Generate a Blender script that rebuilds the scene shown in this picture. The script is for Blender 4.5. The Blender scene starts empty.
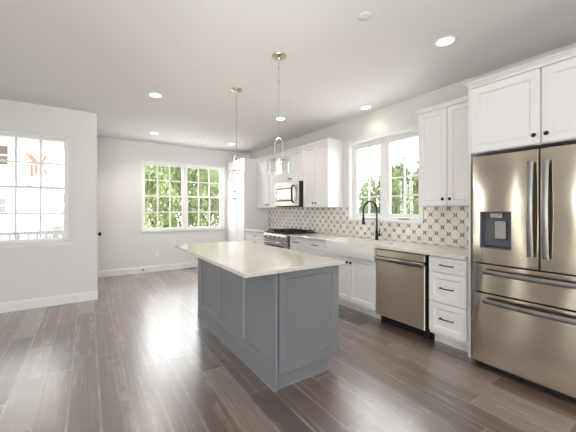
import bpy, bmesh, math, random
from mathutils import Vector, Matrix
random.seed(7)
S = bpy.context.scene
COL = S.collection

# ---------------------------------------------------------------- camera
F_PX, YAW, Y0, CAM_H = 299.18, math.radians(33.804), 209.48, 1.338
cam_d = bpy.data.cameras.new('camera')
cam = bpy.data.objects.new('camera', cam_d)
COL.objects.link(cam)
cam.location = (0, 0, CAM_H)
cam.rotation_euler = (math.pi / 2, 0, -YAW)
cam_d.sensor_fit = 'HORIZONTAL'
cam_d.sensor_width = 36
cam_d.lens = F_PX / 576 * 36
cam_d.shift_y = (Y0 - 216) / 576
cam_d.clip_start = .05
S.camera = cam

# ---------------------------------------------------------------- world, sun, daylight, exposure
S.view_settings.view_transform = 'Standard'
S.view_settings.look = 'None'
S.view_settings.exposure = 0.25
S.view_settings.gamma = 1
S.view_settings.use_curve_mapping = False
w = bpy.data.worlds.new('sky')
S.world = w
w.use_nodes = True
bg = w.node_tree.nodes['Background']
bg.inputs['Color'].default_value = (.95, .972, 1, 1)
bg.inputs['Strength'].default_value = 7.5


def lamp(name, kind, loc, rot, energy, color=(1, 1, 1), **kw):
    d = bpy.data.lights.new(name, kind)
    d.energy = energy
    d.color = color
    for k, v in kw.items():
        setattr(d, k, v)
    o = bpy.data.objects.new(name, d)
    o.location = loc
    o.rotation_euler = rot
    COL.objects.link(o)
    return o


lamp('sun', 'SUN', (0, 0, 8), (math.radians(38), 0, math.radians(-14)), 4.5, (1, .95, .86), angle=.02)
# fill lamp added behind the camera, shining up to brighten the ceiling
lamp('ceiling_fill', 'AREA', (-1.3, -.8, .9), (math.radians(180), 0, 0), 106, (.97, .98, 1), shape='RECTANGLE', size=4.2, size_y=2.6)

# added fill spot behind the camera, lifts the far ceiling and back wall
lamp('far_ceiling_fill', 'SPOT', (.5, -1.2, 1.7), Vector((1.3, 8.2, 1.75)).to_track_quat('-Z', 'Y').to_euler(), 260, (.97, .99, 1),
     spot_size=math.radians(42), spot_blend=1.0, shadow_soft_size=.5)

# ---------------------------------------------------------------- materials


def lin(c):
    return tuple((x / 12.92 if x <= .04045 else ((x + .055) / 1.055) ** 2.4) for x in (v / 255 for v in c))


class NT:
    """a tiny expression helper over a material's node tree"""

    def __init__(s, name):
        s.m = bpy.data.materials.new(name)
        s.m.use_nodes = True
        s.t = s.m.node_tree
        s.b = s.t.nodes['Principled BSDF']
        s.out = s.t.nodes['Material Output']

    def n(s, kind, **kw):
        x = s.t.nodes.new(kind)
        for k, v in kw.items():
            setattr(x, k, v)
        return x

    def link(s, a, b):
        if hasattr(a, 'is_output') or hasattr(a, 'links'):
            s.t.links.new(a, b)
        else:
            b.default_value = a

    def math(s, op, a, b=0.0, c=None, clamp=False):
        x = s.n('ShaderNodeMath', operation=op, use_clamp=clamp)
        s.link(a, x.inputs[0])
        s.link(b, x.inputs[1])
        if c is not None:
            s.link(c, x.inputs[2])
        return x.outputs[0]

    def mix(s, f, a, b, blend='MIX'):
        x = s.n('ShaderNodeMix', data_type='RGBA', blend_type=blend)
        s.link(f, x.inputs['Factor'])
        for v, i in ((a, 6), (b, 7)):
            if isinstance(v, tuple):
                x.inputs[i].default_value = v if len(v) == 4 else v + (1,)
            else:
                s.t.links.new(v, x.inputs[i])
        return x.outputs[2]

    def pos(s):
        g = s.n('ShaderNodeNewGeometry')
        x = s.n('ShaderNodeSeparateXYZ')
        s.t.links.new(g.outputs['Position'], x.inputs[0])
        return g.outputs['Position'], x.outputs[0], x.outputs[1], x.outputs[2]

    def obj(s):
        g = s.n('ShaderNodeTexCoord')
        return g.outputs['Object']

    def comb(s, a, b, c=0.0):
        x = s.n('ShaderNodeCombineXYZ')
        for i, v in enumerate((a, b, c)):
            s.link(v, x.inputs[i])
        return x.outputs[0]

    def noise(s, vec, scale, detail=3, rough=.5):
        x = s.n('ShaderNodeTexNoise')
        if vec is not None:
            s.t.links.new(vec, x.inputs['Vector'])
        x.inputs['Scale'].default_value = scale
        x.inputs['Detail'].default_value = detail
        x.inputs['Roughness'].default_value = rough
        return x.outputs['Fac']

    def white(s, vec):
        x = s.n('ShaderNodeTexWhiteNoise', noise_dimensions='3D')
        s.t.links.new(vec, x.inputs['Vector'])
        return x.outputs['Value']

    def ramp(s, f, stops):
        x = s.n('ShaderNodeValToRGB')
        s.t.links.new(f, x.inputs[0])
        e = x.color_ramp.elements
        while len(e) < len(stops):
            e.new(.5)
        for i, (p, c) in enumerate(stops):
            e[i].position = p
            e[i].color = c if len(c) == 4 else c + (1,)
        return x.outputs[0]

    def bump(s, h, strength, dist=.01):
        x = s.n('ShaderNodeBump')
        x.inputs['Strength'].default_value = strength
        x.inputs['Distance'].default_value = dist
        s.t.links.new(h, x.inputs['Height'])
        s.t.links.new(x.outputs[0], s.b.inputs['Normal'])

    def set(s, **kw):
        for k, v in kw.items():
            i = s.b.inputs[k.replace('_', ' ')]
            if isinstance(v, tuple):
                i.default_value = v if len(v) == 4 else v + (1,)
            else:
                s.link(v, i)
        return s.m


def plain(name, rgb, rough=.5, metal=0.0, var=.03, scale=6, **kw):
    t = NT(name)
    c = lin(rgb)
    f = t.noise(t.obj(), scale, 2)
    col = t.mix(f, tuple(x * (1 - var) for x in c), tuple(min(1, x * (1 + var)) for x in c))
    t.set(Base_Color=col, Roughness=rough, Metallic=metal, **kw)
    return t.m


M = {}
M['wall'] = plain('wall_paint', (229, 228, 226), .6, var=.008, scale=2)
M['ceiling'] = plain('ceiling_paint', (230, 228, 228), .7, var=.008, scale=2)
M['trim'] = plain('trim_paint', (240, 240, 238), .35, var=.01)
M['cabinet'] = plain('white_lacquer', (236, 234, 235), .32, var=.008)
M['island'] = plain('blue_grey_lacquer', (131, 133, 138), .26, var=.015)
M['black'] = plain('matte_black_metal', (22, 21, 21), .4, .3)
M['rubber'] = plain('black_plastic', (20, 20, 21), .45)
M['dark_gap'] = plain('dark_recess', (28, 26, 25), .8)
M['iron'] = plain('cast_iron', (24, 24, 25), .55, .2, .1, 60)
M['porcelain'] = plain('white_fireclay', (222, 221, 219), .12, var=.005)
M['nickel'] = plain('polished_nickel', (215, 205, 190), .12, 1.0)
M['chrome'] = plain('bright_steel', (176, 173, 168), .27, 1.0)
M['handle_steel'] = plain('satin_handle_steel', (150, 148, 146), .34, 1.0)
M['grey_plastic'] = plain('grey_plastic', (98, 98, 106), .4)
M['white_plastic'] = plain('white_plastic', (238, 237, 233), .4)
M['railing'] = plain('dark_grey_rail', (38, 39, 43), .5)
M['siding'] = plain('white_siding', (178, 177, 174), .7)
M['timber'] = plain('raw_timber', (118, 58, 20), .7, var=.15, scale=9)
M['brown'] = plain('brown_boards', (48, 30, 22), .7, var=.15, scale=8)
M['shingle'] = plain('grey_shingle', (150, 150, 152), .8, var=.1, scale=12)
M['bark'] = plain('bark', (92, 78, 62), .9, var=.25, scale=20)
M['soffit'] = plain('pale_soffit', (205, 205, 208), .7, var=.01)
M['bounce_slab'] = plain('pale_bounce_slab', (226, 224, 220), .8, var=.04)  # pale so the added slabs outside throw light up indoors
M['porch'] = plain('porch_boards', (190, 188, 184), .7, var=.05)


def steel(name, rgb, vert=True, rough=.13):
    t = NT(name)
    o = t.obj()
    mp = t.n('ShaderNodeMapping')
    mp.inputs['Scale'].default_value = (500, 500, 3) if not vert else (500, 4, 500)
    t.t.links.new(o, mp.inputs[0])
    f = t.noise(mp.outputs[0], 1.0, 2)
    c = lin(rgb)
    col = t.mix(f, tuple(x * .94 for x in c), tuple(min(1, x * 1.05) for x in c))
    wav = t.noise(o, 2.2, 1)
    t.bump(t.math('ADD', t.math('MULTIPLY', f, .002), t.math('MULTIPLY', wav, 1.0)), .25, .02)
    tan = t.n('ShaderNodeTangent', direction_type='RADIAL', axis='Z')
    t.t.links.new(tan.outputs[0], t.b.inputs['Tangent'])
    t.set(Base_Color=col, Roughness=rough, Metallic=1.0, Anisotropic=.9, Anisotropic_Rotation=.25)
    return t.m


M['steel'] = steel('brushed_stainless', (210, 199, 182))
M['pale_steel'] = steel('pale_satin_steel', (222, 219, 212), rough=.42)
M['satin'] = steel('satin_stainless', (222, 209, 190), rough=.4)


def glass(name, rough=.0, tint=(1, 1, 1), body=0.0):
    t = NT(name)
    tr = t.n('ShaderNodeBsdfTransparent')
    tr.inputs[0].default_value = tint + (1,)
    gl = t.n('ShaderNodeBsdfGlossy')
    gl.inputs['Roughness'].default_value = rough
    lw = t.n('ShaderNodeLayerWeight')
    fr = t.math('ADD', .04, t.math('MULTIPLY', t.math('POWER', lw.outputs['Facing'], 5.0), .9))
    mx = t.n('ShaderNodeMixShader')
    t.t.links.new(t.math('ADD', fr, body), mx.inputs[0])
    t.t.links.new(tr.outputs[0], mx.inputs[1])
    t.t.links.new(gl.outputs[0], mx.inputs[2])
    t.t.links.new(mx.outputs[0], t.out.inputs[0])
    return t.m


M['pane'] = glass('window_glass')
M['shade'] = glass('seeded_glass', .15, (.97, .97, .97), .06)


def glow(name, rgb, strength):
    t = NT(name)
    t.set(Base_Color=lin(rgb), Emission_Color=lin(rgb) + (1,), Emission_Strength=strength)
    return t.m


M['can_lens'] = glow('lamp_lens', (255, 246, 228), 7)
M['bulb'] = glow('bulb_glow', (255, 238, 205), 6)

# floor: planks running along y
t = NT('wood_planks')
P, px, py, pz = t.pos()
PW, PL = .178, 1.35
row = t.math('FLOOR', t.math('DIVIDE', t.math('ADD', px, 20.045), PW))
fx = t.math('FRACT', t.math('DIVIDE', t.math('ADD', px, 20.045), PW))
off = t.math('MULTIPLY', t.white(t.comb(row, 3.3, 1.7)), 9.0)
yy = t.math('DIVIDE', t.math('ADD', t.math('ADD', py, 40.0), off), PL)
colm = t.math('FLOOR', yy)
fy = t.math('FRACT', yy)
pid = t.white(t.comb(row, colm, .5))
pid2 = t.white(t.comb(row, colm, 7.5))
shift = t.math('MULTIPLY', pid, 37.0)
sv = t.comb(t.math('ADD', t.math('MULTIPLY', px, 26.0), shift), t.math('MULTIPLY', py, 1.1), shift)
grain = t.noise(sv, 1.0, 5, .62)
sv2 = t.comb(t.math('ADD', t.math('MULTIPLY', px, 19.0), shift), t.math('MULTIPLY', py, .75), shift)
streak = t.noise(sv2, 1.0, 4, .6)
blot = t.noise(P, 5.5, 3, .6)
base = t.ramp(pid, [(0, lin((92, 75, 68))), (.3, lin((108, 91, 83))), (.5, lin((124, 107, 98))), (.7, lin((122, 89, 75))), (.85, lin((104, 90, 84))), (1, lin((146, 130, 120)))])
c1 = t.mix(t.math('MULTIPLY', t.math('SUBTRACT', grain, .5), 1.5, clamp=True), base, lin((72, 58, 50)))
pale = t.math('MULTIPLY', t.math('SUBTRACT', streak, .53), 7.0, clamp=True)
pale = t.math('MULTIPLY', pale, t.math('MULTIPLY', t.math('SUBTRACT', blot, .36), 3.0, clamp=True), clamp=True)
c2 = t.mix(t.math('MULTIPLY', pale, .8), c1, lin((180, 166, 155)))
ex = t.math('MINIMUM', fx, t.math('SUBTRACT', 1.0, fx))
ey = t.math('MINIMUM', fy, t.math('SUBTRACT', 1.0, fy))
ex = t.math('MULTIPLY', ex, PW)
ey = t.math('MULTIPLY', ey, PL)
e = t.math('MINIMUM', ex, ey)
gap = t.math('LESS_THAN', e, .0010)
# pale lines along the joints: light caught on plank bevels, painted in
bevel_glint = t.math('MULTIPLY', t.math('LESS_THAN', e, .008), t.math('MULTIPLY', t.math('SUBTRACT', t.noise(P, 3.0, 3), .45), 4.0, clamp=True), clamp=True)
fine = t.noise(t.comb(t.math('ADD', t.math('MULTIPLY', px, 75.0), shift), t.math('MULTIPLY', py, .9), shift), 1.0, 3, .6)
fine = t.math('MULTIPLY', t.math('SUBTRACT', fine, .60), 14.0, clamp=True)
fine = t.math('MULTIPLY', fine, t.math('MULTIPLY', t.math('SUBTRACT', t.noise(P, 2.3, 2), .42), 5.0, clamp=True), clamp=True)
c2 = t.mix(t.math('MULTIPLY', fine, .6), c2, lin((188, 176, 166)))
c3 = t.mix(t.math('MULTIPLY_ADD', bevel_glint, .5, t.math('MULTIPLY', t.math('LESS_THAN', e, .0042), .4)), c2, lin((190, 178, 168)))  # plus an even thin painted bevel highlight along all joints
c4 = t.mix(gap, c3, lin((58, 48, 44)))
rough = t.math('ADD', .28, t.math('MULTIPLY', grain, .10))
t.bump(t.math('ADD', t.math('MULTIPLY', t.math('MULTIPLY', e, 60.0, clamp=True), .6), t.math('ADD', t.math('MULTIPLY', grain, .25), t.math('MULTIPLY', blot, .5))), .28, .004)
M['floor'] = t.set(Base_Color=c4, Roughness=rough, Specular_IOR_Level=.7, Coat_Weight=1.0, Coat_Roughness=.27, Coat_IOR=2.0)

# quartz worktop
t = NT('quartz')
o = t.obj()
v = t.noise(o, 2.2, 6, .65)
v = t.math('ABSOLUTE', t.math('SUBTRACT', v, .5))
v = t.math('SUBTRACT', 1.0, t.math('MULTIPLY', v, 22.0), clamp=True)
M['quartz'] = t.set(Base_Color=t.mix(t.math('MULTIPLY', v, .12), lin((222, 218, 210)), lin((198, 192, 181))), Roughness=.10, Specular_IOR_Level=.6)

# patterned wall tile: staggered round tiles with dark crescents at their cardinal points
t = NT('patterned_tile')
P, px, py, pz = t.pos()
A = .148
y_ = t.math('SUBTRACT', py, 1.983)
z_ = t.math('SUBTRACT', pz, 1.275)
uu = t.math('DIVIDE', t.math('ADD', y_, z_), A)
vv = t.math('DIVIDE', t.math('SUBTRACT', y_, z_), A)
ru, rv = t.math('ROUND', uu), t.math('ROUND', vv)
du, dv = t.math('SUBTRACT', uu, ru), t.math('SUBTRACT', vv, rv)
lx = t.math('ABSOLUTE', t.math('MULTIPLY', t.math('ADD', du, dv), A / 2))
ly = t.math('ABSOLUTE', t.math('MULTIPLY', t.math('SUBTRACT', du, dv), A / 2))
r_ = t.math('POWER', t.math('ADD', t.math('POWER', lx, 1.5), t.math('POWER', ly, 1.5)), 1 / 1.5)
q = t.math('DIVIDE', t.math('MINIMUM', lx, ly), t.math('MAXIMUM', t.math('MAXIMUM', lx, ly), .0001))
q = t.math('DIVIDE', q, .58)
th = t.math('MULTIPLY', t.math('SUBTRACT', 1.0, t.math('MULTIPLY', q, q), clamp=True), .0105)
R = .0590
th = t.math('MULTIPLY', th, t.math('MULTIPLY_ADD', t.math('GREATER_THAN', lx, ly), .85, .45))
dark = t.math('MULTIPLY', t.math('GREATER_THAN', r_, R), t.math('LESS_THAN', r_, t.math('ADD', th, R)))
ring = t.math('LESS_THAN', t.math('ABSOLUTE', t.math('SUBTRACT', r_, R)), .0015)
tone = t.white(t.comb(ru, rv, .3))
tilec = t.mix(tone, lin((242, 239, 233)), lin((228, 223, 215)))
c = t.mix(t.math('MULTIPLY', ring, .6), tilec, lin((150, 143, 135)))
c = t.mix(dark, c, lin((40, 34, 31)))
M['tile'] = t.set(Base_Color=c, Roughness=.25)

# leaves, grass
t = NT('leaves')
oi = t.n('ShaderNodeObjectInfo')
ps = t.noise(t.obj(), 3.0, 3)
c = t.mix(ps, lin((72, 90, 48)), lin((136, 148, 98)))
c = t.mix(t.math('MULTIPLY', oi.outputs['Random'], .5), c, lin((74, 94, 64)))
tl = t.n('ShaderNodeBsdfTranslucent')
t.t.links.new(c, tl.inputs[0])
mx = t.n('ShaderNodeMixShader')
mx.inputs[0].default_value = .35
t.set(Base_Color=c, Roughness=.5)
t.t.links.new(t.b.outputs[0], mx.inputs[1])
t.t.links.new(tl.outputs[0], mx.inputs[2])
t.t.links.new(mx.outputs[0], t.out.inputs[0])
M['leaf'] = t.m
M['grass'] = plain('lawn', (140, 144, 112), .9, var=.2, scale=3)

# ---------------------------------------------------------------- mesh helpers


class MB:
    def __init__(s):
        s.bm = bmesh.new()

    def quad(s, *p):
        return s.bm.faces.new([s.bm.verts.new(x) for x in p])

    def box(s, x0, x1, y0, y1, z0, z1, bev=0, seg=1):
        r = bmesh.ops.create_cube(s.bm, size=1)
        for v in r['verts']:
            v.co = Vector(((x0 + x1) / 2 + v.co.x * (x1 - x0), (y0 + y1) / 2 + v.co.y * (y1 - y0), (z0 + z1) / 2 + v.co.z * (z1 - z0)))
        if bev:
            es = list({e for v in r['verts'] for e in v.link_edges})
            bmesh.ops.bevel(s.bm, geom=es, offset=bev, segments=seg, profile=.5, affect='EDGES')
        return s

    def loft(s, loops, cap0=True, cap1=True, closed=True):
        L = [[s.bm.verts.new(p) for p in lp] for lp in loops]
        n = len(L[0])
        for a, b in zip(L, L[1:]):
            for i in range(n if closed else n - 1):
                j = (i + 1) % n
                try:
                    s.bm.faces.new((a[i], a[j], b[j], b[i]))
                except ValueError:
                    pass
        if cap0:
            s.bm.faces.new(list(reversed(L[0])))
        if cap1:
            s.bm.faces.new(L[-1])
        return s

    def panel(s, o, u, v, n, w, h, prof):
        """nested rectangles: prof = [(inset, depth)], o = lower corner, u/v/n unit axes"""
        o, u, v, n = map(Vector, (o, u, v, n))
        loops = []
        for ins, d in prof:
            a, b, c, e = ins, w - ins, ins, h - ins
            loops.append([o + u * x + v * y + n * d for x, y in ((a, c), (b, c), (b, e), (a, e))])
        return s.loft(loops)

    def tube(s, pts, r, seg=10, cap=True):
        pts = [Vector(p) for p in pts]
        rs = r if isinstance(r, (list, tuple)) else [r] * len(pts)
        up = None
        loops = []
        for i, p in enumerate(pts):
            d = (pts[min(i + 1, len(pts) - 1)] - pts[max(i - 1, 0)]).normalized()
            if up is None:
                up = d.orthogonal().normalized()
            up = (up - d * up.dot(d)).normalized()
            side = d.cross(up)
            loops.append([p + (up * math.cos(a) + side * math.sin(a)) * rs[i] for a in [2 * math.pi * k / seg for k in range(seg)]])
        return s.loft(loops, cap, cap)

    def lathe(s, o, axis, prof, seg=20, cap=True):
        o, ax = Vector(o), Vector(axis).normalized()
        up = ax.orthogonal().normalized()
        sd = ax.cross(up)
        loops = [[o + ax * d + (up * math.cos(a) + sd * math.sin(a)) * r for a in [2 * math.pi * k / seg for k in range(seg)]] for r, d in prof]
        return s.loft(loops, cap, cap)

    def prism(s, pts, d):
        d = Vector(d)
        return s.loft([[Vector(p) for p in pts], [Vector(p) + d for p in pts]])

    def build(s, name, mat, parent=None, smooth=False):
        bmesh.ops.recalc_face_normals(s.bm, faces=s.bm.faces)
        me = bpy.data.meshes.new(name)
        off = Vector((0, 0, 0))
        p = parent
        while p is not None:
            off += p.location
            p = p.parent
        o = bpy.data.objects.new(name, me)
        if parent is None:
            # a top-level mesh gets its origin at the middle of its base
            co = [v.co for v in s.bm.verts]
            lo = [min(c[i] for c in co) for i in range(3)]
            hi = [max(c[i] for c in co) for i in range(3)]
            off = Vector(((lo[0] + hi[0]) / 2, (lo[1] + hi[1]) / 2, lo[2]))
            o.location = off
        bmesh.ops.translate(s.bm, verts=s.bm.verts, vec=-off)
        if smooth:
            for f in s.bm.faces:
                f.smooth = True
        s.bm.to_mesh(me)
        s.bm.free()
        if smooth:
            me.set_sharp_from_angle(angle=math.radians(38))
        me.materials.append(mat)
        COL.objects.link(o)
        if parent is not None:
            o.parent = parent
        return o


def tag(o, label, cat, group=None):
    o['label'] = label
    o['category'] = cat
    if group:
        o['group'] = group
    return o


def thing(name, label, cat, loc, group=None):
    o = bpy.data.objects.new(name, None)
    o.empty_display_size = .1
    o.location = loc
    COL.objects.link(o)
    return tag(o, label, cat, group)


def struct(o):
    o['kind'] = 'structure'
    return o


def sroot(name, loc):
    o = bpy.data.objects.new(name, None)
    o.empty_display_size = .1
    o.location = loc
    COL.objects.link(o)
    return struct(o)


def copy_tree(o, parent=None):
    c = o.copy()
    COL.objects.link(c)
    if parent is not None:
        c.parent = parent
    for ch in [x for x in o.children]:
        copy_tree(ch, c)
    return c


# ---------------------------------------------------------------- room shell
XR, YB, YL, XC, ZC = 3.468, 6.96, 5.285, .113, 2.77     # right wall, back wall, left wall, its corner, ceiling
XW, YR = -4.2, -3.6
T = .16


def wall(name, axis, c0, c1, a0, a1, z0, z1, holes=()):
    """a wall slab with rectangular holes; axis 'x' means its faces look along x and it runs along y"""
    mb = MB()
    cuts = sorted({a0, a1, *[h[0] for h in holes], *[h[1] for h in holes]})

    def bx(p, q, r, t_):
        if axis == 'x':
            mb.box(c0, c1, p, q, r, t_)
        else:
            mb.box(p, q, c0, c1, r, t_)
    for p, q in zip(cuts, cuts[1:]):
        z = z0
        for h in sorted([h for h in holes if h[0] <= p and h[1] >= q], key=lambda h: h[2]):
            if h[2] > z:
                bx(p, q, z, h[2])
            z = h[3]
        if z < z1:
            bx(p, q, z, z1)
    return struct(mb.build(name, M['wall']))


struct(MB().box(XW - T, XR + T, YR - T, YB + T, -.12, 0).build('floor', M['floor']))
struct(MB().box(XW - T, XR + T, YR - T, YB + T, ZC, ZC + .15).build('ceiling', M['ceiling']))
W1 = (.962, 2.752, .885, 2.362)          # back window hole x0,x1,z0,z1
W2 = (-1.12, -.226, .886, 2.368)       # left window
W3 = (2.18, 3.40, 1.195, 2.365)        # right window y0,y1,z0,z1
wall('wall_back', 'y', YB, YB + T, XC - T, XR + T, 0, ZC, [W1])
wall('wall_right', 'x', XR, XR + T, YR - T, YB, 0, ZC, [W3])
wall('wall_left', 'y', YL, YL + T, XW, XC, 0, ZC, [W2])
DO = (5.50, 6.36, 0, 2.06)
wall('wall_corner', 'x', XC - T, XC, YL + T, YB, 0, ZC, [DO])
wall('wall_rear', 'y', YR - T, YR, XW, XR, 0, ZC, [(-2.6, -.4, .1, 2.3)])
wall('wall_west', 'x', XW - T, XW, YR - T, YL + T, 0, ZC, [(-2.2, -.9, .9, 2.3), (2.02, 2.12, .15, 2.2), (3.24, 3.35, .15, 2.2), (4.22, 4.38, .15, 2.2)])  # narrow slots added to put bright streaks into the steel reflections

BH = .13


def skirting(name, loops):
    mb = MB()
    mb.loft(loops)
    return struct(mb.build(name, M['trim']))


def skirt_y(name, x0, x1, y, d):
    pr = [(0, 0), (.014, 0), (.014, BH - .022), (.008, BH - .008), (.006, BH), (0, BH)]
    skirting(name, [[(x, y + d * a, b) for a, b in pr] for x in (x0, x1)])


def skirt_x(name, x, y0, y1, d):
    pr = [(0, 0), (.014, 0), (.014, BH - .022), (.008, BH - .008), (.006, BH), (0, BH)]
    skirting(name, [[(x + d * a, y, b) for a, b in pr] for y in (y0, y1)])


skirt_y('baseboard_back', XC, 2.85, YB, -1)
skirt_y('baseboard_left', XW, XC + .014, YL, -1)
skirt_x('baseboard_corner', XC, YL, DO[0] - .07, 1)

# the door in the wall's return, edge-on past the corner
d1 = sroot('door_1', (XC, (DO[0] + DO[1]) / 2, 0))
MB().box(XC - .05, XC - .01, DO[0] + .01, DO[1] - .01, .01, DO[3] - .01).build('door_leaf', M['trim'], d1)
mb = MB()
for a, b, c, d in ((DO[0] - .07, DO[0], 0, DO[3] + .07), (DO[1], DO[1] + .07, 0, DO[3] + .07), (DO[0], DO[1], DO[3], DO[3] + .07)):
    mb.box(XC, XC + .012, a, b, c, d)
mb.build('door_casing', M['trim'], d1)
mb = MB()
mb.lathe((XC - .01, DO[0] + .07, .95), (1, 0, 0), [(.03, 0), (.03, .008), (.012, .012), (.012, .04), (.026, .045), (.03, .06), (.022, .075)], 16)
mb.build('door_knob', M['black'], d1, True)

# ---------------------------------------------------------------- windows


def hung_window(name, x0, x1, z0, z1, y, units, rail, cas, parts3=3, cmat='trim'):
    """double-hung units side by side in a wall facing -y (inner face at y)"""
    root = sroot(name, ((x0 + x1) / 2, y, z0))
    mb = MB()
    # casing boards on the wall face
    mb.box(x0 - cas, x0 + .004, y - .014, y, z0 - .02, z1 + cas)
    mb.box(x1 - .004, x1 + cas, y - .014, y, z0 - .02, z1 + cas)
    mb.box(x0 - cas, x1 + cas, y - .016, y, z1 - .004, z1 + cas)
    mb.build('casing', M[cmat], root)
    MB().box(x0 - cas - .01, x1 + cas + .01, y - .03, y + .06, z0 - .02, z0, .004).box(x0 - cas, x1 + cas, y - .012, y, z0 - .05, z0 - .02).build('window_sill', M['trim'], root)
    mb = MB()
    yf0, yf1 = y + .03, y + .13
    fw = .022
    mb.box(x0, x0 + fw, yf0, yf1, z0, z1).box(x1 - fw, x1, yf0, yf1, z0, z1)
    mb.box(x0 + fw, x1 - fw, yf0, yf1, z1 - fw, z1).box(x0 + fw, x1 - fw, yf0, yf1, z0, z0 + fw)
    edges = [x0 + fw]
    n = units
    mull = .06
    ww = (x1 - x0 - 2 * fw - (n - 1) * mull) / n
    spans = []
    for i in range(n):
        a = x0 + fw + i * (ww + mull)
        spans.append((a, a + ww))
        if i:
            mb.box(a - mull, a, yf0, yf1, z0 + fw, z1 - fw)
    mb.build('window_frame', M['trim'], root)
    for a, b in spans:
        for lo, hi, yy, nm in ((z0 + fw, rail + .018, y + .06, 0), (rail - .018, z1 - fw, y + .095, 1)):
            sm = MB()
            sw = .036
            sm.box(a, a + sw, yy, yy + .03, lo, hi).box(b - sw, b, yy, yy + .03, lo, hi)
            sm.box(a + sw, b - sw, yy, yy + .03, hi - sw, hi).box(a + sw, b - sw, yy, yy + .03, lo, lo + sw + (-.008 if not nm else 0))
            so = sm.build('sash', M['trim'], root)
            gm = MB()
            for k in range(1, parts3):
                xx = a + sw + (b - a - 2 * sw) * k / parts3
                gm.box(xx - .014, xx + .014, yy + .006, yy + .024, lo + sw, hi - sw)
            zz = (lo + hi) / 2
            gm.box(a + sw, b - sw, yy + .0065, yy + .0235, zz - .0115, zz + .0115)
            gm.build('muntins', M['trim'], so)
            MB().box(a + sw, b - sw, yy + .013, yy + .017, lo + sw, hi - sw).build('pane', M['pane'], so)
            if not nm:
                MB().box((a + b) / 2 - .03, (a + b) / 2 + .03, yy - .012, yy + .02, hi, hi + .014, .004).build('sash_lock', M['trim'], so)
    return root


hung_window('window_1', *W1, YB, 2, 1.632, .022)
hung_window('window_2', *W2, YL, 1, 1.642, .045, cmat='wall')

# casement pair over the sink, in a deep painted reveal
y0, y1, z0, z1 = W3
root = sroot('window_3', (XR, (y0 + y1) / 2, z0))
mb = MB()
xf0, xf1 = XR + .055, XR + .14
mb.box(xf0, xf1, y0, y0 + .035, z0, z1).box(xf0, xf1, y1 - .035, y1, z0, z1)
mb.box(xf0, xf1, y0 + .035, y1 - .035, z1 - .035, z1).box(xf0, xf1, y0 + .035, y1 - .035, z0, z0 + .035)
ym = (y0 + y1) / 2
mb.box(xf0, xf1, ym - .035, ym + .035, z0 + .035, z1 - .035)
mb.build('window_frame', M['trim'], root)
mb = MB()
cw = .03
mb.box(XR - .012, XR, y0 - cw, y0, z0 - .02, z1 + cw).box(XR - .012, XR, y1, y1 + cw, z0 - .02, z1 + cw).box(XR - .012, XR, y0, y1, z1, z1 + cw)
mb.build('casing', M['trim'], root)
MB().box(XR - .03, xf0, y0 - .03, y1 + .03, z0 - .028, z0 - .001, .004).build('window_sill', M['trim'], root)
for a, b in ((y0 + .035, ym - .035), (ym + .035, y1 - .035)):
    sm = MB()
    sw = .045
    lo, hi = z0 + .037, z1 - .037
    X0, X1 = XR + .068, XR + .105
    sm.box(X0, X1, a, a + sw, lo, hi).box(X0, X1, b - sw, b, lo, hi).box(X0, X1, a + sw, b - sw, lo, lo + sw).box(X0, X1, a + sw, b - sw, hi - sw, hi)
    so = sm.build('sash', M['trim'], root)
    gm = MB()
    gm.box(X0 + .01, X1 - .01, (a + b) / 2 - .011, (a + b) / 2 + .011, lo + sw, hi - sw)
    for k in range(1, 4):
        zz = lo + sw + (hi - lo - 2 * sw) * k / 4
        gm.box(X0 + .011, X1 - .011, a + sw, b - sw, zz - .010, zz + .010)
    gm.build('muntins', M['trim'], so)
    MB().box((X0 + X1) / 2 - .002, (X0 + X1) / 2 + .002, a + sw, b - sw, lo + sw, hi - sw).build('pane', M['pane'], so)
MB().box(xf0 - .012, xf0, ym + .0, ym + .018, 1.52, 1.60, .004).build('sash_latch', M['trim'], root)
MB().box(xf0 - .03, xf0, y0 + .2, y0 + .36, z0 + .008, z0 + .022, .005).build('crank_handle', M['chrome'], root)

# ---------------------------------------------------------------- cabinet parts
XCB = 2.868      # carcass front
XD = 2.846       # door front
BACK = XR - .002
SHAKER = [(0, 0), (0, .020), (.002, .022), (.056, .022), (.066, .012)]


def shaker(fr=.056, t_=.022, rec=.013):
    return [(0, 0), (0, t_ - .002), (.002, t_), (fr, t_), (fr + .003, t_ - .003), (fr + .011, t_ - rec)]


def front_x(root, name, x, y0, y1, z0, z1, mat, fr=.056, g=.0024):
    """a shaker front facing -x whose back is at x"""
    mb = MB().panel((x - .0005, y0 + g, z0 + g), (0, 1, 0), (0, 0, 1), (-1, 0, 0), y1 - y0 - 2 * g, z1 - z0 - 2 * g, shaker(fr))
    return mb.build(name, mat, root)


def knob_x(part, x, y, z):
    return MB().lathe((x, y, z), (-1, 0, 0), [(.006, 0), (.006, .012), (.0135, .016), (.0165, .022), (.014, .028), (.006, .031)], 14).build('knob', M['black'], part, True)


def pull_x(part, x, y, z, L=.13):
    mb = MB()
    n = 8
    pts = [(x - .026 - .006 * math.sin(math.pi * k / n), y - L / 2 + L * k / n, z) for k in range(n + 1)]
    mb.tube([(x, y - L / 2 + .006, z), (x - .020, y - L / 2 + .003, z)] + pts + [(x - .020, y + L / 2 - .003, z), (x, y + L / 2 - .006, z)], .0055, 8)
    return mb.build('pull', M['black'], part, True)


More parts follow.
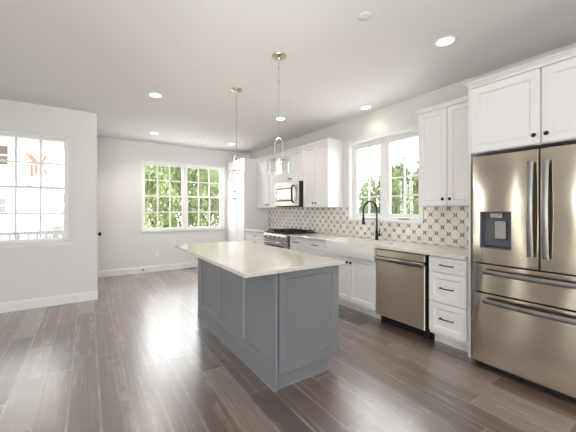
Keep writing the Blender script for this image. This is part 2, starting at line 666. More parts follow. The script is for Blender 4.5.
def base_cabinet(label, y0, y1, fronts, top=.882, group=None):
    root = thing('base_cabinet', label, 'cabinet', (3.15, (y0 + y1) / 2, 0), group)
    MB().box(XCB, BACK, y0, y1, .105, top).build('body', M['cabinet'], root)
    MB().box(2.957, 2.975, y0, y1, 0, .1045).build('toe_kick', M['cabinet'], root)
    for f in fronts:
        kind, a, b, c, d = f[:5]
        fr = .032 if d - c < .2 else .052
        p = front_x(root, 'drawer' if kind == 'drawer' else 'door', XCB, a, b, c, d, M['cabinet'], fr)
        if kind == 'drawer':
            pull_x(p, XD - .0005 + (.01 if d - c > .2 else .008), (a + b) / 2, (c + d) / 2)
        elif len(f) > 5:
            knob_x(p, XD - .0005, f[5], f[6])
    return root


base_cabinet('white base cabinet between the tall pantry and the range, one drawer over doors', 5.005, 5.925,
             [('drawer', 5.01, 5.92, .72, .873), ('door', 5.01, 5.465, .115, .717, 5.43, .66), ('door', 5.465, 5.92, .115, .717, 5.50, .66)])
base_cabinet('narrow white base cabinet just right of the range, drawer over one door', 3.813, 4.205,
             [('drawer', 3.815, 4.203, .725, .873), ('door', 3.815, 4.203, .115, .722, 3.86, .66)])
base_cabinet('white three-drawer base cabinet between narrow cabinet and farmhouse sink', 3.236, 3.811,
             [('drawer', 3.238, 3.809, .725, .873), ('drawer', 3.238, 3.809, .43, .722), ('drawer', 3.238, 3.809, .115, .427)])
base_cabinet('white two-door base cabinet under the farmhouse sink', 2.372, 3.234,
             [('door', 2.374, 2.802, .136, .722, 2.772, .645), ('door', 2.804, 3.232, .136, .722, 2.834, .645)], top=.70)
base_cabinet('white drawer stack with three black pulls between dishwasher and refrigerator', 1.346, 1.712,
             [('drawer', 1.348, 1.711, .726, .873), ('drawer', 1.348, 1.711, .432, .723), ('drawer', 1.348, 1.711, .136, .429)])


def wall_cabinet(name, label, x, y0, y1, z0, z1, ndoor, kz, cat='cabinet', crown=True, fr=.052, crown_ends=(1, 1), lip=.02):
    root = thing(name, label, cat, ((x + BACK) / 2, (y0 + y1) / 2, z0))
    MB().box(x, BACK, y0, y1, z0, z1).build('body', M['cabinet'], root)
    wd = (y1 - y0) / ndoor
    for k in range(ndoor):
        p = front_x(root, 'door', x, y0 + k * wd + .001, y0 + (k + 1) * wd - .001, z0 + .003, z1 - .045, M['cabinet'], fr)
        ky = y0 + (k + 1) * wd - .038 if k == 0 else y0 + k * wd + .038
        knob_x(p, x - .0225, ky, kz)
    if crown:
        e0, e1 = crown_ends
        prof = [(0.0, z1 - .043), (.024, z1 - .043), (.026, z1 - .025), (.028 + lip * .4, z1 - .012), (.026 + lip, z1 - .004), (.026 + lip, z1 + .006), (0, z1 + .006)]
        pr = prof
        mb = MB()
        loops = []
        for yy, s_ in ((y0, -1), (y1, 1)):
            e = e0 if s_ < 0 else e1
            loops.append([(x - a, yy + s_ * (max(a - .024, 0) if e else 0), b) for a, b in pr])
        mb.loft(loops)
        mb.box(x + .0, BACK, y0 + .002, y1 - .002, z1 + .0005, z1 + .004)
        mb.build('crown_moulding', M['cabinet'], root)
    return root


XU = 3.160
wall_cabinet('wall_cabinet', 'white two-door wall cabinet between the tall pantry and the microwave', XU, 5.002, 5.925, 1.374, 2.458, 2, 1.44, lip=.006, crown_ends=(0, 0))
wall_cabinet('wall_cabinet', 'short white two-door wall cabinet above the microwave', XU, 4.215, 5.000, 1.842, 2.458, 2, 1.908, lip=.006, crown_ends=(0, 0))
wall_cabinet('wall_cabinet', 'white two-door wall cabinet between the microwave and the sink window', XU, 3.557, 4.213, 1.374, 2.458, 2, 1.446, lip=.006, crown_ends=(0, 0))
wall_cabinet('wall_cabinet', 'white two-door wall cabinet right of the sink window, beside the refrigerator cabinet', XU, 1.352, 2.015, 1.376, 2.462, 2, 1.449, lip=.018, crown_ends=(0, 1))

# cabinet over the refrigerator, with its tall end panels
root = wall_cabinet('refrigerator_cabinet', 'deep white two-door cabinet above the refrigerator with full-height end panels', XCB + .014, .318, 1.322, 1.838, 2.462, 2, 1.908, lip=.04, fr=.06, crown_ends=(1, 1))
for a, b in ((1.323, 1.344), (.296, .317)):
    MB().box(2.866, BACK, a, b, 0, 2.462).build('end_panel', M['cabinet'], root)

# pantry
root = thing('pantry_cabinet', 'tall white pantry cabinet in the far corner beside the back window', 'cabinet', (3.15, 6.4, 0))
XP = 2.853
py0, py1 = 5.932, 6.884
MB().box(XP, BACK, py0, py1, .105, 2.458).box(XP + .02, XP + .04, py1 + .0005, YB - .016, .0, 2.458).build('body', M['cabinet'], root)
MB().box(XP + .09, XP + .108, py0, py1, 0, .1045).build('toe_kick', M['cabinet'], root)
pm = (py0 + py1) / 2
for a, b, kk in ((py0 + .002, pm, pm - .035), (pm, py1 - .002, pm + .035)):
    p = front_x(root, 'door', XP, a, b, 1.672, 2.415, M['cabinet'])
    knob_x(p, XP - .0225, kk, 1.744)
    p = front_x(root, 'door', XP, a, b, .115, 1.668, M['cabinet'])
    knob_x(p, XP - .0225, kk, 1.593)
mb = MB()
pr = [(0, 2.416), (.024, 2.416), (.027, 2.44), (.034, 2.456), (.034, 2.464), (0, 2.464)]
mb.loft([[(XP - a, yy, b) for a, b in pr] for yy in (py0, YB - .018)])
mb.build('crown_moulding', M['cabinet'], root)

# ---------------------------------------------------------------- worktops, sink, faucet, backsplash
XK = 2.812
SX0, SX1, SY0, SY1 = 2.80, 3.265, 2.374, 3.226      # sink outline
mb = MB()
mb.box(XK, XR - .001, SY1 + .001, 4.212, .884, .914, .003)
mb.box(XK, XR - .001, 1.346, SY0 - .001, .884, .914, .003)
mb.box(SX1 + .001, XR - .001, SY0 - .004, SY1 + .004, .884, .9138)
tag(mb.build('worktop', M['quartz']), 'pale stone worktop running around the sink from the range to the refrigerator', 'worktop')
tag(MB().box(XK, XR - .001, 5.006, 5.931, .884, .914, .003).build('worktop', M['quartz']), 'short pale stone worktop left of the range, against the tall pantry', 'worktop')

root = thing('farmhouse_sink', 'white apron-front farmhouse sink under the window', 'sink', (3.03, 2.80, .703))
mb = MB()
iw = .022
o_ = [(SX0, SY0), (SX1, SY0), (SX1, SY1), (SX0, SY1)]


def rr(x0, x1, y0, y1, z, r, n=5):
    pts = []
    for cx, cy, a0 in ((x1 - r, y0 + r, -90), (x1 - r, y1 - r, 0), (x0 + r, y1 - r, 90), (x0 + r, y0 + r, 180)):
        for k in range(n + 1):
            a = math.radians(a0 + 90 * k / n)
            pts.append((cx + r * math.cos(a), cy + r * math.sin(a), z))
    return pts


mb.loft([rr(SX0, SX1, SY0, SY1, .728, .012), rr(SX0, SX1, SY0, SY1, .888, .012), rr(SX0 + .006, SX1 - .006, SY0 + .006, SY1 - .006, .896, .012),
         rr(SX0 + iw, SX1 - iw, SY0 + iw, SY1 - iw, .894, .03), rr(SX0 + iw + .005, SX1 - iw - .005, SY0 + iw + .005, SY1 - iw - .005, .885, .03),
         rr(SX0 + iw + .012, SX1 - iw - .012, SY0 + iw + .012, SY1 - iw - .012, .76, .035), rr(SX0 + .06, SX1 - .06, SY0 + .06, SY1 - .06, .745, .03)])
mb.build('basin', M['porcelain'], root, True)
MB().lathe((3.04, 2.80, .7452), (0, 0, 1), [(.045, 0), (.045, .003), (.03, .004), (.028, .001)], 20).build('drain', M['chrome'], root, True)

fx_, fy_ = 3.335, 2.765
root = thing('kitchen_faucet', 'matte black spring-neck kitchen faucet behind the sink', 'faucet', (fx_, fy_, .9142))
MB().lathe((fx_, fy_, .9142), (0, 0, 1), [(.028, 0), (.028, .008), (.021, .012), (.021, .13), (.013, .135), (.013, .30)], 18).build('pole', M['black'], root, True)
mb = MB()
rad, zt = .135, 1.315
pts = [(fx_, fy_, 1.20)] + [(fx_ - rad + rad * math.cos(a), fy_, zt + rad * math.sin(a)) for a in [math.pi * k / 22 for k in range(23)]] + [(fx_ - 2 * rad, fy_, 1.235)]
mb.tube(pts, .0115, 10)
# coil around the neck
L = []
path = [Vector(p) for p in pts]
dense = []
for a, b in zip(path, path[1:]):
    n = max(2, int((b - a).length / .0028))
    dense += [a.lerp(b, k / n) for k in range(n)]
coil = []
for i, p in enumerate(dense):
    d = (dense[min(i + 1, len(dense) - 1)] - dense[max(i - 1, 0)]).normalized()
    s_ = Vector((0, 1, 0))
    u_ = d.cross(s_)
    a = i * 1.45
    coil.append(p + (s_ * math.cos(a) + u_ * math.sin(a)) * .0135)
mb.tube(coil, .0028, 5)
mb.build('spring_neck', M['black'], root, True)
MB().lathe((fx_ - 2 * rad, fy_, 1.235), (0, 0, -1), [(.013, 0), (.018, .012), (.019, .06), (.022, .085), (.021, .095)], 16).build('spray_head', M['black'], root, True)
MB().tube([(fx_, fy_, 1.205), (fx_ - .13, fy_, 1.21), (fx_ - 2 * rad + .015, fy_, 1.21)], .0065, 8).build('holder_arm', M['black'], root, True)
MB().tube([(fx_, fy_, .99), (fx_, fy_ - .05, .99)], .016, 12).tube([(fx_, fy_ - .044, .99), (fx_ - .004, fy_ - .052, 1.04), (fx_ - .01, fy_ - .06, 1.09)], [.008, .007, .005], 8).build('lever', M['black'], root, True)

# backsplash (bonded to the right wall)
mb = MB()
bt = .009
mb.box(XR - bt, XR - .0012, 3.44, 5.930, .9145, 1.3735)
mb.box(XR - bt, XR - .0012, 2.14, 3.44, .9145, 1.165)
mb.box(XR - bt, XR - .0012, 1.346, 2.14, .9145, 1.3755)
tag(mb.build('tile_backsplash', M['tile']), 'white tile backsplash with dark lattice pattern above the worktop', 'backsplash')

# ---------------------------------------------------------------- range
root = thing('gas_range', 'stainless slide-in gas range with black grates below the microwave', 'range', (3.12, 4.61, 0))
ra, rb = 4.2145, 5.0035
MB().box(2.84, 3.44, ra, rb, .06, .905).build('body', M['rubber'], root)
for yy in (ra + .05, rb - .05):
    for xx in (2.92, 3.38):
        MB().lathe((xx, yy, 0), (0, 0, 1), [(.018, 0), (.018, .01), (.01, .012), (.01, .06)], 10).build('foot', M['rubber'], root)
mb = MB()
mb.prism([(2.84, ra + .001, .80), (2.79, ra + .001, .80), (2.785, ra + .001, .862), (2.80, ra + .001, .904), (2.84, ra + .001, .915)], (0, rb - ra - .002, 0))
cp = mb.build('control_panel', M['chrome'], root)
for k in range(5):
    yy = ra + .10 + k * (rb - ra - .2) / 4
    MB().lathe((2.787, yy, .843), (-1, 0, .15), [(.024, 0), (.024, .004), (.019, .006), (.017, .032), (.015, .035)], 16).build('control_knob', M['chrome'], cp, True)
od = MB().panel((2.839, ra + .004, .22), (0, 1, 0), (0, 0, 1), (-1, 0, 0), rb - ra - .008, .572, [(0, 0), (0, .044), (.004, .048), (.09, .048), (.092, .046)]).build('oven_door', M['chrome'], root)
MB().panel((2.7935, ra + .10, .30), (0, 1, 0), (0, 0, 1), (-1, 0, 0), rb - ra - .2, .395, [(0, 0), (.002, .002)]).build('oven_window', M['rubber'], od)
MB().tube([(2.79, ra + .06, .75), (2.745, ra + .06, .75), (2.74, ra + .064, .75), (2.74, rb - .064, .75), (2.745, rb - .06, .75), (2.79, rb - .06, .75)], .012, 10).build('oven_handle', M['chrome'], od, True)
MB().box(2.80, 2.8395, ra + .004, rb - .004, .07, .212, .004).build('warming_drawer', M['chrome'], root)
MB().box(2.80, 3.445, ra - .002, rb + .002, .9145, .922, .003).build('cooktop', M['rubber'], root)
for k in range(3):
    gw = (rb - ra - .06) / 3
    a = ra + .03 + k * gw + .004
    b = a + gw - .008
    mb = MB()
    x0_, x1_, zt0, zt1 = 2.87, 3.42, .945, .957
    mb.box(x0_, x1_, a, a + .012, zt0, zt1).box(x0_, x1_, b - .012, b, zt0, zt1).box(x0_, x0_ + .012, a, b, zt0, zt1).box(x1_ - .012, x1_, a, b, zt0, zt1)
    for q_ in (.22, .38, .5, .62, .78):
        xx = x0_ + (x1_ - x0_) * q_
        mb.box(xx - .005, xx + .005, a, b, zt0, zt1 + .003)
    mb.box(x0_, x1_, (a + b) / 2 - .005, (a + b) / 2 + .005, zt0, zt1 + .003)
    for xx in (x0_, x1_ - .012):
        for yy in (a, b - .012):
            mb.box(xx, xx + .012, yy, yy + .012, .9222, zt0)
    mb.build('grate', M['iron'], root)
for xx, yy in ((3.0, ra + .16), (3.28, ra + .16), (3.0, rb - .16), (3.28, rb - .16), (3.14, (ra + rb) / 2)):
    MB().lathe((xx, yy, .9222), (0, 0, 1), [(.05, 0), (.05, .008), (.034, .010), (.034, .018), (.028, .02)], 18).build('burner', M['iron'], root, True)

# ---------------------------------------------------------------- microwave
root = thing('microwave_oven', 'stainless over-the-range microwave with curved black handle', 'microwave', (3.25, 4.607, 1.388))
ma, mb_ = 4.222, 4.994
MB().box(3.062, BACK, ma, mb_, 1.395, 1.838).build('body', M['rubber'], root)
md = MB().panel((3.0615, ma, 1.405), (0, 1, 0), (0, 0, 1), (-1, 0, 0), mb_ - ma, .433, [(0, 0), (0, .028), (.003, .031)]).build('door', M['pale_steel'], root)
gz = MB().panel((3.0303, 4.395, 1.487), (0, 1, 0), (0, 0, 1), (-1, 0, 0), .545, .245, [(0, 0), (.001, .002), (.03, .002), (.031, .0015)]).build('window_border', M['rubber'], md)
t = NT('mirrored_door_glass')
M['mglass'] = t.set(Base_Color=(.55, .55, .56), Roughness=.06, Metallic=.9)
MB().panel((3.0282, 4.42, 1.512), (0, 1, 0), (0, 0, 1), (-1, 0, 0), .50, .20, [(0, 0), (.0, .001)]).build('window_glass', M['mglass'], gz)
hy = 4.335
MB().tube([(3.03, hy + .015, 1.47), (3.01, hy + .015, 1.475)] + [(3.0 - .03 * math.sin(math.pi * k / 10), hy + .012 - .022 * math.sin(math.pi * k / 10), 1.478 + .28 * k / 10) for k in range(11)] + [(3.01, hy + .015, 1.762), (3.03, hy + .015, 1.765)], .016, 10).build('handle', M['rubber'], md, True)
MB().box(3.045, BACK - .02, ma + .003, mb_ - .003, 1.386, 1.3945).build('vent_grille', M['rubber'], root)

# ---------------------------------------------------------------- dishwasher
root = thing('dishwasher', 'stainless dishwasher between the sink cabinet and drawer stack', 'dishwasher', (3.1, 2.06, 0))
da, db = 1.744, 2.366
MB().box(2.862, 3.42, da, db, .105, .872).build('body', M['rubber'], root)
MB().box(2.93, 2.95, da, db, 0, .1045).build('toe_kick', M['rubber'], root)
dd = MB().panel((2.8615, da + .004, .108), (0, 1, 0), (0, 0, 1), (-1, 0, 0), db - da - .008, .662, [(0, 0), (0, .024), (.004, .028)]).build('door', M['satin'], root)
MB().panel((2.8615, da + .004, .797), (0, 1, 0), (0, 0, 1), (-1, 0, 0), db - da - .008, .072, [(0, 0), (0, .022), (.003, .025)]).build('control_strip', M['satin'], root)
MB().box(2.806, 2.850, da + .006, db - .006, .744, .792, .010, 2).build('handle', M['chrome'], dd, True)
for yy in (da + .04, db - .04):
    MB().lathe((2.90, yy, 0), (0, 0, 1), [(.014, 0), (.014, .012), (.007, .014), (.007, .105)], 10).build('foot', M['rubber'], root)

# ---------------------------------------------------------------- refrigerator
root = thing('refrigerator', 'stainless french-door refrigerator with water dispenser at the right end of the kitchen', 'refrigerator', (3.08, .80, 0))
fa, fb = .342, 1.252
MB().box(2.815, 3.43, fa + .004, fb - .004, .035, 1.765).build('body', M['grey_plastic'], root)
MB().box(2.79, 2.8145, fa + .01, fb - .01, .012, .052).build('kick_grille', M['rubber'], root)
for yy in (fa + .06, fb - .04):
    for xx in (2.83, 3.35):
        MB().lathe((xx, yy, 0), (0, 0, 1), [(.02, 0), (.02, .012), (.009, .014), (.009, .036)], 12).build('foot', M['rubber'], root)


def slab(name, a, b, z0_, z1_, holes=None):
    mb = MB()
    prof = [(0, 0), (0, .070), (.0015, .073), (.004, .074)]
    if holes is None:
        mb.panel((2.814, a, z0_), (0, 1, 0), (0, 0, 1), (-1, 0, 0), b - a, z1_ - z0_, prof)
    else:
        ha, hb, hz0, hz1 = holes
        X = lambda d: 2.814 - d
        loops = []
        for ins, d in prof:
            loops.append([(X(d), y, z) for y, z in ((a + ins, z0_ + ins), (b - ins, z0_ + ins), (b - ins, z1_ - ins), (a + ins, z1_ - ins))])
        hl = [[(X(d), y, z) for y, z in ((ha, hz0), (hb, hz0), (hb, hz1), (ha, hz1))] for d in (.074, .012)]
        mb.loft(loops + hl)
    return mb.build(name, M['steel'], root)


ym_ = .794
fz0, fz1 = .892, 1.782
ld = slab('door', ym_ + .005, fb, fz0, fz1, (.968, 1.192, 1.018, 1.322))
rd = slab('door', fa, ym_ - .005, fz0, fz1)
MB().box(2.748, 2.8135, ym_ - .0048, ym_ + .0048, fz0 + .004, fz1 - .004).build('gap_shade_strip', M['rubber'], root)  # dark strip filling the door gap, stands in for its shade
m1 = slab('drawer', fa, fb, .650, .883)
m2 = slab('drawer', fa, fb, .060, .641)
# dispenser
mb = MB()
mb.panel((2.803, .970, 1.020), (0, 1, 0), (0, 0, 1), (-1, 0, 0), .220, .300, [(0, 0), (0, .066), (.007, .066), (.009, .060), (.012, .008)])
dp = mb.build('dispenser', M['grey_plastic'], ld)
MB().box(2.746, 2.79, 1.03, 1.12, 1.268, 1.308, .003).build('dispenser_control', M['chrome'], dp)
MB().panel((2.790, 1.012, 1.095), (0, 1, 0), (0, 0, 1), (-.99, 0, .1), .085, .150, [(0, 0), (0, .016), (.004, .020)]).build('dispenser_paddle', M['chrome'], dp)
MB().box(2.75, 2.79, .986, 1.176, 1.028, 1.036).build('drip_tray', M['rubber'], dp)


def bar_handle(part, vertical, c, a, b):
    mb = MB()
    n = 12
    loops = []
    for k in range(n + 1):
        s_ = a + (b - a) * k / n
        bow = .022 * math.sin(math.pi * k / n)
        x = 2.715 - bow - .012
        w_, d_ = .0185, .008
        if vertical:
            loops.append([(x - d_, c - w_ * .6, s_), (x - d_ * .4, c - w_, s_), (x + d_, c - w_, s_), (x + d_, c + w_, s_), (x - d_ * .4, c + w_, s_), (x - d_, c + w_ * .6, s_)])
        else:
            loops.append([(x - d_, s_, c - w_ * .6), (x - d_ * .4, s_, c - w_), (x + d_, s_, c - w_), (x + d_, s_, c + w_), (x - d_ * .4, s_, c + w_), (x - d_, s_, c + w_ * .6)])
    mb.loft(loops)
    for e in (a + .012, b - .012):
        if vertical:
            mb.box(2.705, 2.7405, c - .009, c + .009, e - .012, e + .012, .003)
        else:
            mb.box(2.705, 2.7405, e - .012, e + .012, c - .009, c + .009, .003)
    return mb.build('handle', M['handle_steel'], part, True)


bar_handle(ld, True, ym_ + .044, .985, 1.695)
bar_handle(rd, True, ym_ - .044, .985, 1.695)
bar_handle(m1, False, .826, fa + .10, fb - .095)
bar_handle(m2, False, .588, fa + .10, fb - .095)

# ---------------------------------------------------------------- island
ia0, ia1, ib0, ib1 = 1.143, 1.772, 1.869, 3.735
root = thing('kitchen_island', 'blue-grey panelled kitchen island standing in the middle of the floor', 'island', ((ia0 + ia1) / 2, (ib0 + ib1) / 2, 0))
MB().box(ia0 + .020, ia1 - .004, ib0 + .020, ib1, .108, .882).build('body', M['island'], root)
MB().box(ia0 + .024, 1.677, ib0 + .028, ib1 - .01, 0, .1075).build('plinth', M['island'], root)
pw = (ib1 - ib0 - .030) / 3
for k in range(3):
    MB().panel((ia0 + .0195, ib0 + .030 + k * pw + .003, .110), (0, 1, 0), (0, 0, 1), (-1, 0, 0), pw - .006, .772, shaker(.074, .0195, .0185)).build('side_panel', M['island'], root)
MB().box(ia0, ia0 + .0195, ib0 + .022, ib1, .0, .1075).build('side_plinth', M['island'], root)
MB().box(ia0 - .004, ia0 + .0195, ib0 - .004, ib0 + .021, .0, .882, .003).build('corner_post', M['island'], root)
MB().panel((ia0 + .030, ib0 + .0195, .114), (1, 0, 0), (0, 0, 1), (0, -1, 0), ia1 - ia0 - .030, .770, shaker(.064, .0195, .0185)).build('end_panel', M['island'], root)
mb = MB()
sp = [(0, 0), (.011, 0), (.009, .008), (.004, .013), (0, .014)]
mb.loft([[(ia0 - a - .0005, y, b) for a, b in sp] for y in (ib0 - .004, ib1)])
mb.loft([[(x, ib0 + .0278 - a, b) for a, b in sp] for x in (ia0 + .021, 1.677)])
mb.build('shoe_moulding', M['island'], root)
for k in range(3):
    wd = (ib1 - ib0 - .02) / 3
    p = MB().panel((ia1 - .0035, ib0 + .02 + k * wd + .002, .112), (0, 1, 0), (0, 0, 1), (1, 0, 0), wd - .004, .764, shaker(.056)).build('door', M['island'], root)
    MB().lathe((ia1 + .018, ib0 + .02 + k * wd + .05, .80), (1, 0, 0), [(.006, 0), (.006, .012), (.0165, .020), (.006, .031)], 12).build('knob', M['black'], p, True)
tag(MB().box(.861, 1.782, 1.80, 3.73, .884, .914, .003).build('island_worktop', M['quartz']), 'pale stone slab overhanging the blue-grey island', 'worktop')

# ---------------------------------------------------------------- lights in the ceiling
def downlight(x, y, label, power):
    root = thing('recessed_downlight', label, 'ceiling light', (x, y, ZC), 'recessed downlights in the ceiling')
    MB().lathe((x, y, ZC), (0, 0, -1), [(.088, 0), (.088, .004), (.082, .007), (.066, .007), (.064, .003), (.064, 0)], 28).build('trim_ring', M['white_plastic'], root, True)
    MB().lathe((x, y, ZC - .0005), (0, 0, -1), [(.0635, 0), (.0635, .003), (.03, .004)], 24).build('lens', M['can_lens'], root, True)
    l_ = lamp('downlight_lamp', 'SPOT', (x, y, ZC - .012), (0, 0, 0), power, (1, .94, .89), spot_size=math.radians(140), spot_blend=.7, shadow_soft_size=.06)
    return root


for x, y, lb, pw_ in ((2.527, 1.368, 'round recessed ceiling light above the floor before the refrigerator', .8),
                 (3.24, 2.874, 'round recessed ceiling light close to the wall over the sink window', 5),
                 (2.522, 3.979, 'round recessed ceiling light seen beside the nearer pendant rod', 17),
                 (.705, 4.032, 'round recessed ceiling light on the open left part of the ceiling, the larger of two', 12),
                 (1.032, 6.051, 'small round recessed ceiling light near the back window, left one', 50),
                 (2.622, 6.118, 'small round recessed ceiling light by the pantry, behind farther pendant rod', 50)):
    downlight(x, y, lb, pw_)
tag(MB().lathe((1.705, 1.523, ZC), (0, 0, -1), [(.05, 0), (.05, .003), (.046, .006), (.02, .006)], 28).build('ceiling_cover_plate', M['ceiling'], None, True), 'flat round white cover plate on the ceiling above the island front', 'cover plate')
tag(MB().lathe((1.9, 5.745, ZC), (0, 0, -1), [(.045, 0), (.045, .006), (.036, .02), (.015, .024)], 24).build('sprinkler_cap', M['white_plastic'], None, True), 'tiny round white cap on the far ceiling between two downlights', 'ceiling cap')


def pendant(x, y, label, rz):
    root = thing('pendant_light', label, 'pendant light', (x, y, ZC), 'pendant lights over the island')
    L_ = lambda p: p
    MB().lathe((x, y, ZC), (0, 0, -1), [(.068, 0), (.070, .006), (.066, .014), (.045, .020), (.014, .026), (.008, .04)], 28).build('canopy', M['nickel'], root, True)
    mb = MB()
    zz = ZC - .04
    prof = [(.0032, 0), (.0032, .06), (.0065, .062), (.0065, .082), (.0032, .084), (.0032, .19), (.0065, .192), (.0065, .212), (.0032, .214), (.0032, ZC - .04 - 2.0)]
    mb.lathe((x, y, zz), (0, 0, -1), prof, 10)
    mb.build('stem', M['nickel'], root, True)
    c_, s_ = math.cos(rz), math.sin(rz)
    hw = .04
    pts = [(-hw, 1.81), (-hw, 1.955), (-hw * .8, 1.975), (-.012, 2.0), (.012, 2.0), (hw * .8, 1.975), (hw, 1.955), (hw, 1.81)]
    P3 = lambda h, z: (x + h * c_, y + h * s_, z)
    mb = MB().tube([P3(h, z) for h, z in pts], .0055, 8)
    mb.tube([P3(-.05, 1.808), P3(.05, 1.808)], .0075, 8)
    mb.build('yoke', M['nickel'], root, True)
    MB().lathe((x, y, 1.812), (0, 0, -1), [(.02, 0), (.022, .004), (.02, .04), (.016, .046)], 16).build('socket', M['nickel'], root, True)
    MB().lathe((x, y, 1.768), (0, 0, -1), [(.010, 0), (.014, .008), (.022, .03), (.024, .045), (.018, .064), (.006, .072)], 16).build('bulb', M['bulb'], root, True)
    mb = MB()
    mb.lathe((x, y, 1.80), (0, 0, -1), [(.02, -.004), (.085, -.002), (.097, .008), (.1, .02), (.1, .125), (.097, .125), (.097, .022), (.093, .011), (.083, .002), (.02, .0)], 36, False)
    mb.build('glass_shade', M['shade'], root, True)
    lamp('pendant_lamp', 'POINT', (x, y, 1.64), (0, 0, 0), 4, (1, .88, .72), shadow_soft_size=.05)
    return root


pendant(1.477, 2.36, 'nearer glass pendant light hanging over the island on a thin nickel rod', math.radians(-25))
pendant(1.477, 3.31, 'farther glass pendant light hanging over the island before the tall pantry', math.radians(12))

# ---------------------------------------------------------------- small wall and floor fittings
root = thing('wall_outlet', 'white double socket low on the back wall below the window', 'outlet', (1.239, YB, .365))
MB().panel((1.239 - .036, YB - .0002, .365 - .058), (1, 0, 0), (0, 0, 1), (0, -1, 0), .072, .116, [(0, 0), (.0, .003), (.004, .006)]).build('plate', M['white_plastic'], root)
for dz in (-.022, .022):
    MB().lathe((1.239, YB - .006, .365 + dz), (0, -1, 0), [(.016, 0), (.016, .002), (.014, .003)], 14).build('socket', M['white_plastic'], root)
tag(MB().lathe((.97, YB - .0145, .067), (0, -1, 0), [(.016, 0), (.016, .006), (.006, .01), (.006, .05), (.011, .052), (.011, .066)], 12).build('door_stop', M['black'], None, True), 'small dark door stop on the baseboard below the back window', 'door stop')
root = thing('floor_register', 'dark slotted floor vent beside the baseboard under the back window', 'vent', (1.94, 6.89, .0005))
mb = MB().box(1.78, 2.10, 6.845, 6.935, .0005, .004)
mb.build('frame', M['dark_gap'], root)
mb = MB()
for k in range(12):
    mb.box(1.80 + k * .024, 1.812 + k * .024, 6.857, 6.923, .004, .006)
mb.build('louvres', M['brown'], root)

# ---------------------------------------------------------------- outside
struct(MB().box(-40, 40, -12, 60, -.62, -.5).build('ground', M['grass']))

struct(MB().box(-.2, 9, YB + T + .02, 11.6, -.5, -.44).build('back_bounce_slab', M['bounce_slab']))  # unseen slab added to bounce skylight up through the back window
struct(MB().box(XR + T + .02, 7.4, .2, YB + T, -.5, -.44).build('side_bounce_slab', M['bounce_slab']))  # unseen slab added to send light up through the sink window

# porch beyond the left window
struct(MB().box(-4.4, XC - T - .005, YL + T + .005, 7.45, -.2, -.02).build('porch_floor', M['porch']))
struct(MB().box(-4.6, XC - T - .005, YL + T + .005, 7.55, 2.52, 2.60).build('porch_ceiling', M['soffit']))
root = thing('porch_railing', 'dark grey railing with thin balusters outside the left window', 'railing', (-2.2, 7.32, -.02))
MB().box(-4.4, -.06, 7.29, 7.35, .872, .928, .006).build('top_rail', M['railing'], root)
MB().box(-4.4, -.06, 7.295, 7.345, .06, .09).build('bottom_rail', M['railing'], root)
for k in range(33):
    xx = -4.3 + k * .13
    MB().box(xx - .015, xx + .015, 7.31, 7.33, .0905, .8715).build('baluster', M['railing'], root)
for xx in (-4.36, -2.6, -1.07, -.09):
    MB().box(xx - .03, xx + .03, 7.29, 7.35, -.02, .8715).build('post', M['railing'], root)


def gable_house(label, x0, x1, y0, y1, zw, zr, wins, ridge='y', found=-.5):
    root = thing('house', label, 'house', ((x0 + x1) / 2, (y0 + y1) / 2, found))
    mb = MB().box(x0, x1, y0, y1, found, zw)
    if ridge == 'y':
        mb.prism([(x0, y0, zw), (x1, y0, zw), ((x0 + x1) / 2, y0, zr)], (0, y1 - y0, 0))
    else:
        mb.prism([(x0, y0, zw), (x0, y1, zw), (x0, (y0 + y1) / 2, zr)], (x1 - x0, 0, 0))
    mb.build('wall', M['siding'], root)
    mb = MB()
    if ridge == 'y':
        xm, o_ = (x0 + x1) / 2, .3
        k = (zr - zw) / (xm - x0)
        for s_, xe in ((-1, x0), (1, x1)):
            ez = zw - k * o_
            mb.prism([(xe + s_ * o_, y0 - o_, ez), (xm, y0 - o_, zr), (xm, y0 - o_, zr + .15), (xe + s_ * o_, y0 - o_, ez + .15)], (0, y1 - y0 + 2 * o_, 0))
    else:
        ymid, o_ = (y0 + y1) / 2, .3
        k = (zr - zw) / (ymid - y0)
        for s_, ye in ((-1, y0), (1, y1)):
            ez = zw - k * o_
            mb.prism([(x0 - o_, ye + s_ * o_, ez), (x0 - o_, ymid, zr), (x0 - o_, ymid, zr + .15), (x0 - o_, ye + s_ * o_, ez + .15)], (x1 - x0 + 2 * o_, 0, 0))
    mb.build('roof', M['shingle'], root)
    for a, b, c, d in wins:
        f_ = MB().box(a, b, y0 - .06, y0 + .02, c, d).build('window', M['brown'], root)
        MB().box((a + b) / 2 - .03, (a + b) / 2 + .03, y0 - .07, y0 - .061, c, d).box(a, b, y0 - .072, y0 - .0605, (c + d) / 2 - .03, (c + d) / 2 + .03).build('window_bar', M['siding'], f_)
    return root


# white house under construction across the way, with bare timber bracing
h_ = gable_house('white unfinished house with raw timber braces beyond the porch railing', -14, -1.62, 19, 28, 7.0, 10.5,
                 [(-4.0, -3.12, 3.45, 4.3), (-4.0, -3.2, 1.2, 1.85), (-7.2, -6.2, 3.45, 4.3)], 'x')
for p, q_ in (((-2.45, 4.05), (-2.1, 3.55)), ((-2.32, 4.05), (-1.98, 3.55)), ((-1.95, 3.3), (-1.72, 4.0)), ((-1.8, 3.3), (-1.66, 3.1)), ((-2.25, 3.5), (-2.25, 2.95)), ((-2.08, 3.5), (-2.08, 3.05))):
    MB().tube([(p[0], 18.9, p[1]), (q_[0], 18.9, q_[1])], .05, 4).build('timber_brace', M['timber'], h_)
gable_house('small distant white gabled house seen through the left window', -3.1, -1.9, 33, 35.5, 1.35, 1.95, [(-2.7, -2.4, .5, 1.1)], 'y')


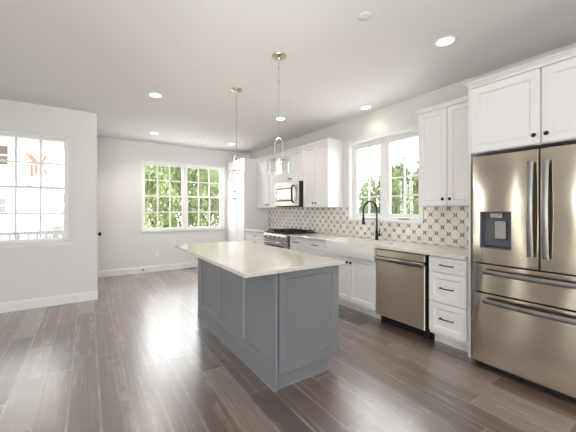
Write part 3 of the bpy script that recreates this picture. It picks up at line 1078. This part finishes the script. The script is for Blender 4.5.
def leaf_cloud(n, rx, ry, rz, size, seed, lump=.55):
    rnd = random.Random(seed)
    vs, fs = [], []
    lumps = []
    for _ in range(16):
        a, b = rnd.uniform(0, 2 * math.pi), rnd.uniform(-1, 1)
        c = math.sqrt(1 - b * b)
        k = rnd.uniform(.35, .8)
        lumps.append((Vector((c * math.cos(a) * k, c * math.sin(a) * k, b * k)), rnd.uniform(.25, .45)))
    for _ in range(n):
        c, r = rnd.choice(lumps)
        d = Vector((rnd.gauss(0, 1), rnd.gauss(0, 1), rnd.gauss(0, 1))).normalized() * r * rnd.uniform(.5, 1) ** .5
        p = c + d
        p = Vector((p.x * rx, p.y * ry, p.z * rz))
        u = Vector((rnd.gauss(0, 1), rnd.gauss(0, 1), rnd.gauss(0, .6))).normalized()
        v = u.orthogonal()
        v = (v * math.cos(k2) + u.cross(v) * math.sin(k2)) if (k2 := rnd.uniform(0, 6.28)) else v
        s_ = size * rnd.uniform(.6, 1.4)
        n_ = u.cross(v)
        i = len(vs)
        vs += [p - u * s_, p - v * s_ * .45 + n_ * s_ * .12, p + u * s_, p + v * s_ * .45 + n_ * s_ * .12]
        fs.append((i, i + 1, i + 2, i + 3))
    me = bpy.data.meshes.new('foliage')
    me.from_pydata(vs, [], fs)
    me.materials.append(M['leaf'])
    return me


FOL = [leaf_cloud(3600, 1, 1, 1, .052, k) for k in range(3)] + [leaf_cloud(7000, 1, 1, 1, .05, 11 + k) for k in range(2)]


def tree(name, label, x, y, zc_, rx, rz, kind, rot, group, cat='tree', trunk=True):
    root = thing(name, label, cat, (x, y, -.5), group)
    o = bpy.data.objects.new('foliage', FOL[kind])
    o.location = (0, 0, zc_ + .5)
    o.scale = (rx, rx, rz)
    o.rotation_euler = (0, 0, rot)
    o.parent = root
    COL.objects.link(o)
    if trunk:
        mb = MB().tube([(x, y, -.5), (x + .04, y, (zc_ - .5) / 2), (x, y + .03, zc_ + rz * .4)], [.14, .11, .05], 8)
        for k in range(4):
            a = k * 1.6 + rot
            mb.tube([(x, y, zc_ - rz * .4), (x + math.cos(a) * rx * .6, y + math.sin(a) * rx * .6, zc_ + rz * .25)], [.05, .02], 6)
        mb.build('trunk', M['bark'], root, True)
    return root


k = 0
G1 = 'trees behind the back window'
for x, y, zc_, rx, rz, kd in ((2.3, 13.4, 1.5, 1.0, 2.4, 0), (4.35, 13.7, 1.6, 1.02, 2.5, 1), (6.4, 13.2, 1.4, 1.0, 2.3, 2), (8.5, 13.6, 1.6, 1.0, 2.5, 0),
                              (3.3, 15.9, 2.0, 1.1, 2.9, 2), (5.55, 16.2, 2.1, 1.12, 3.0, 0), (7.8, 16.0, 2.0, 1.1, 2.9, 1),
                              (2.4, 18.7, 2.6, 1.25, 3.5, 1), (5.0, 19.0, 2.7, 1.3, 3.6, 2), (7.6, 18.8, 2.6, 1.25, 3.5, 0)):
    tree('leafy_tree', 'leafy green tree filling the view behind the back window', x, y, zc_, rx, rz, kd, k * 1.3, G1)
    k += 1
G2 = 'bushy trees behind the sink window'
for x, y, zc_, rx, rz, kd in ((9.0, 5.35, 1.35, 1.0, 2.3, 3), (9.3, 7.4, 1.5, .95, 2.3, 4), (11.7, 7.9, 1.5, 1.2, 2.6, 4)):
    tree('bushy_tree', 'light green bushy tree outside the sink window, below open white sky', x, y, zc_, rx, rz, kd, k * 1.7, G2)
    k += 1
tree('distant_tree', 'green tree beside the small distant house through the left window', -1.75, 37.5, 1.2, 1.3, 2.0, 1, .4, None)
tree('hedge_bush', 'low green bush before the small distant house through the left window', -1.3, 18.1, .25, .5, .5, 2, .9, None, 'bush', False)
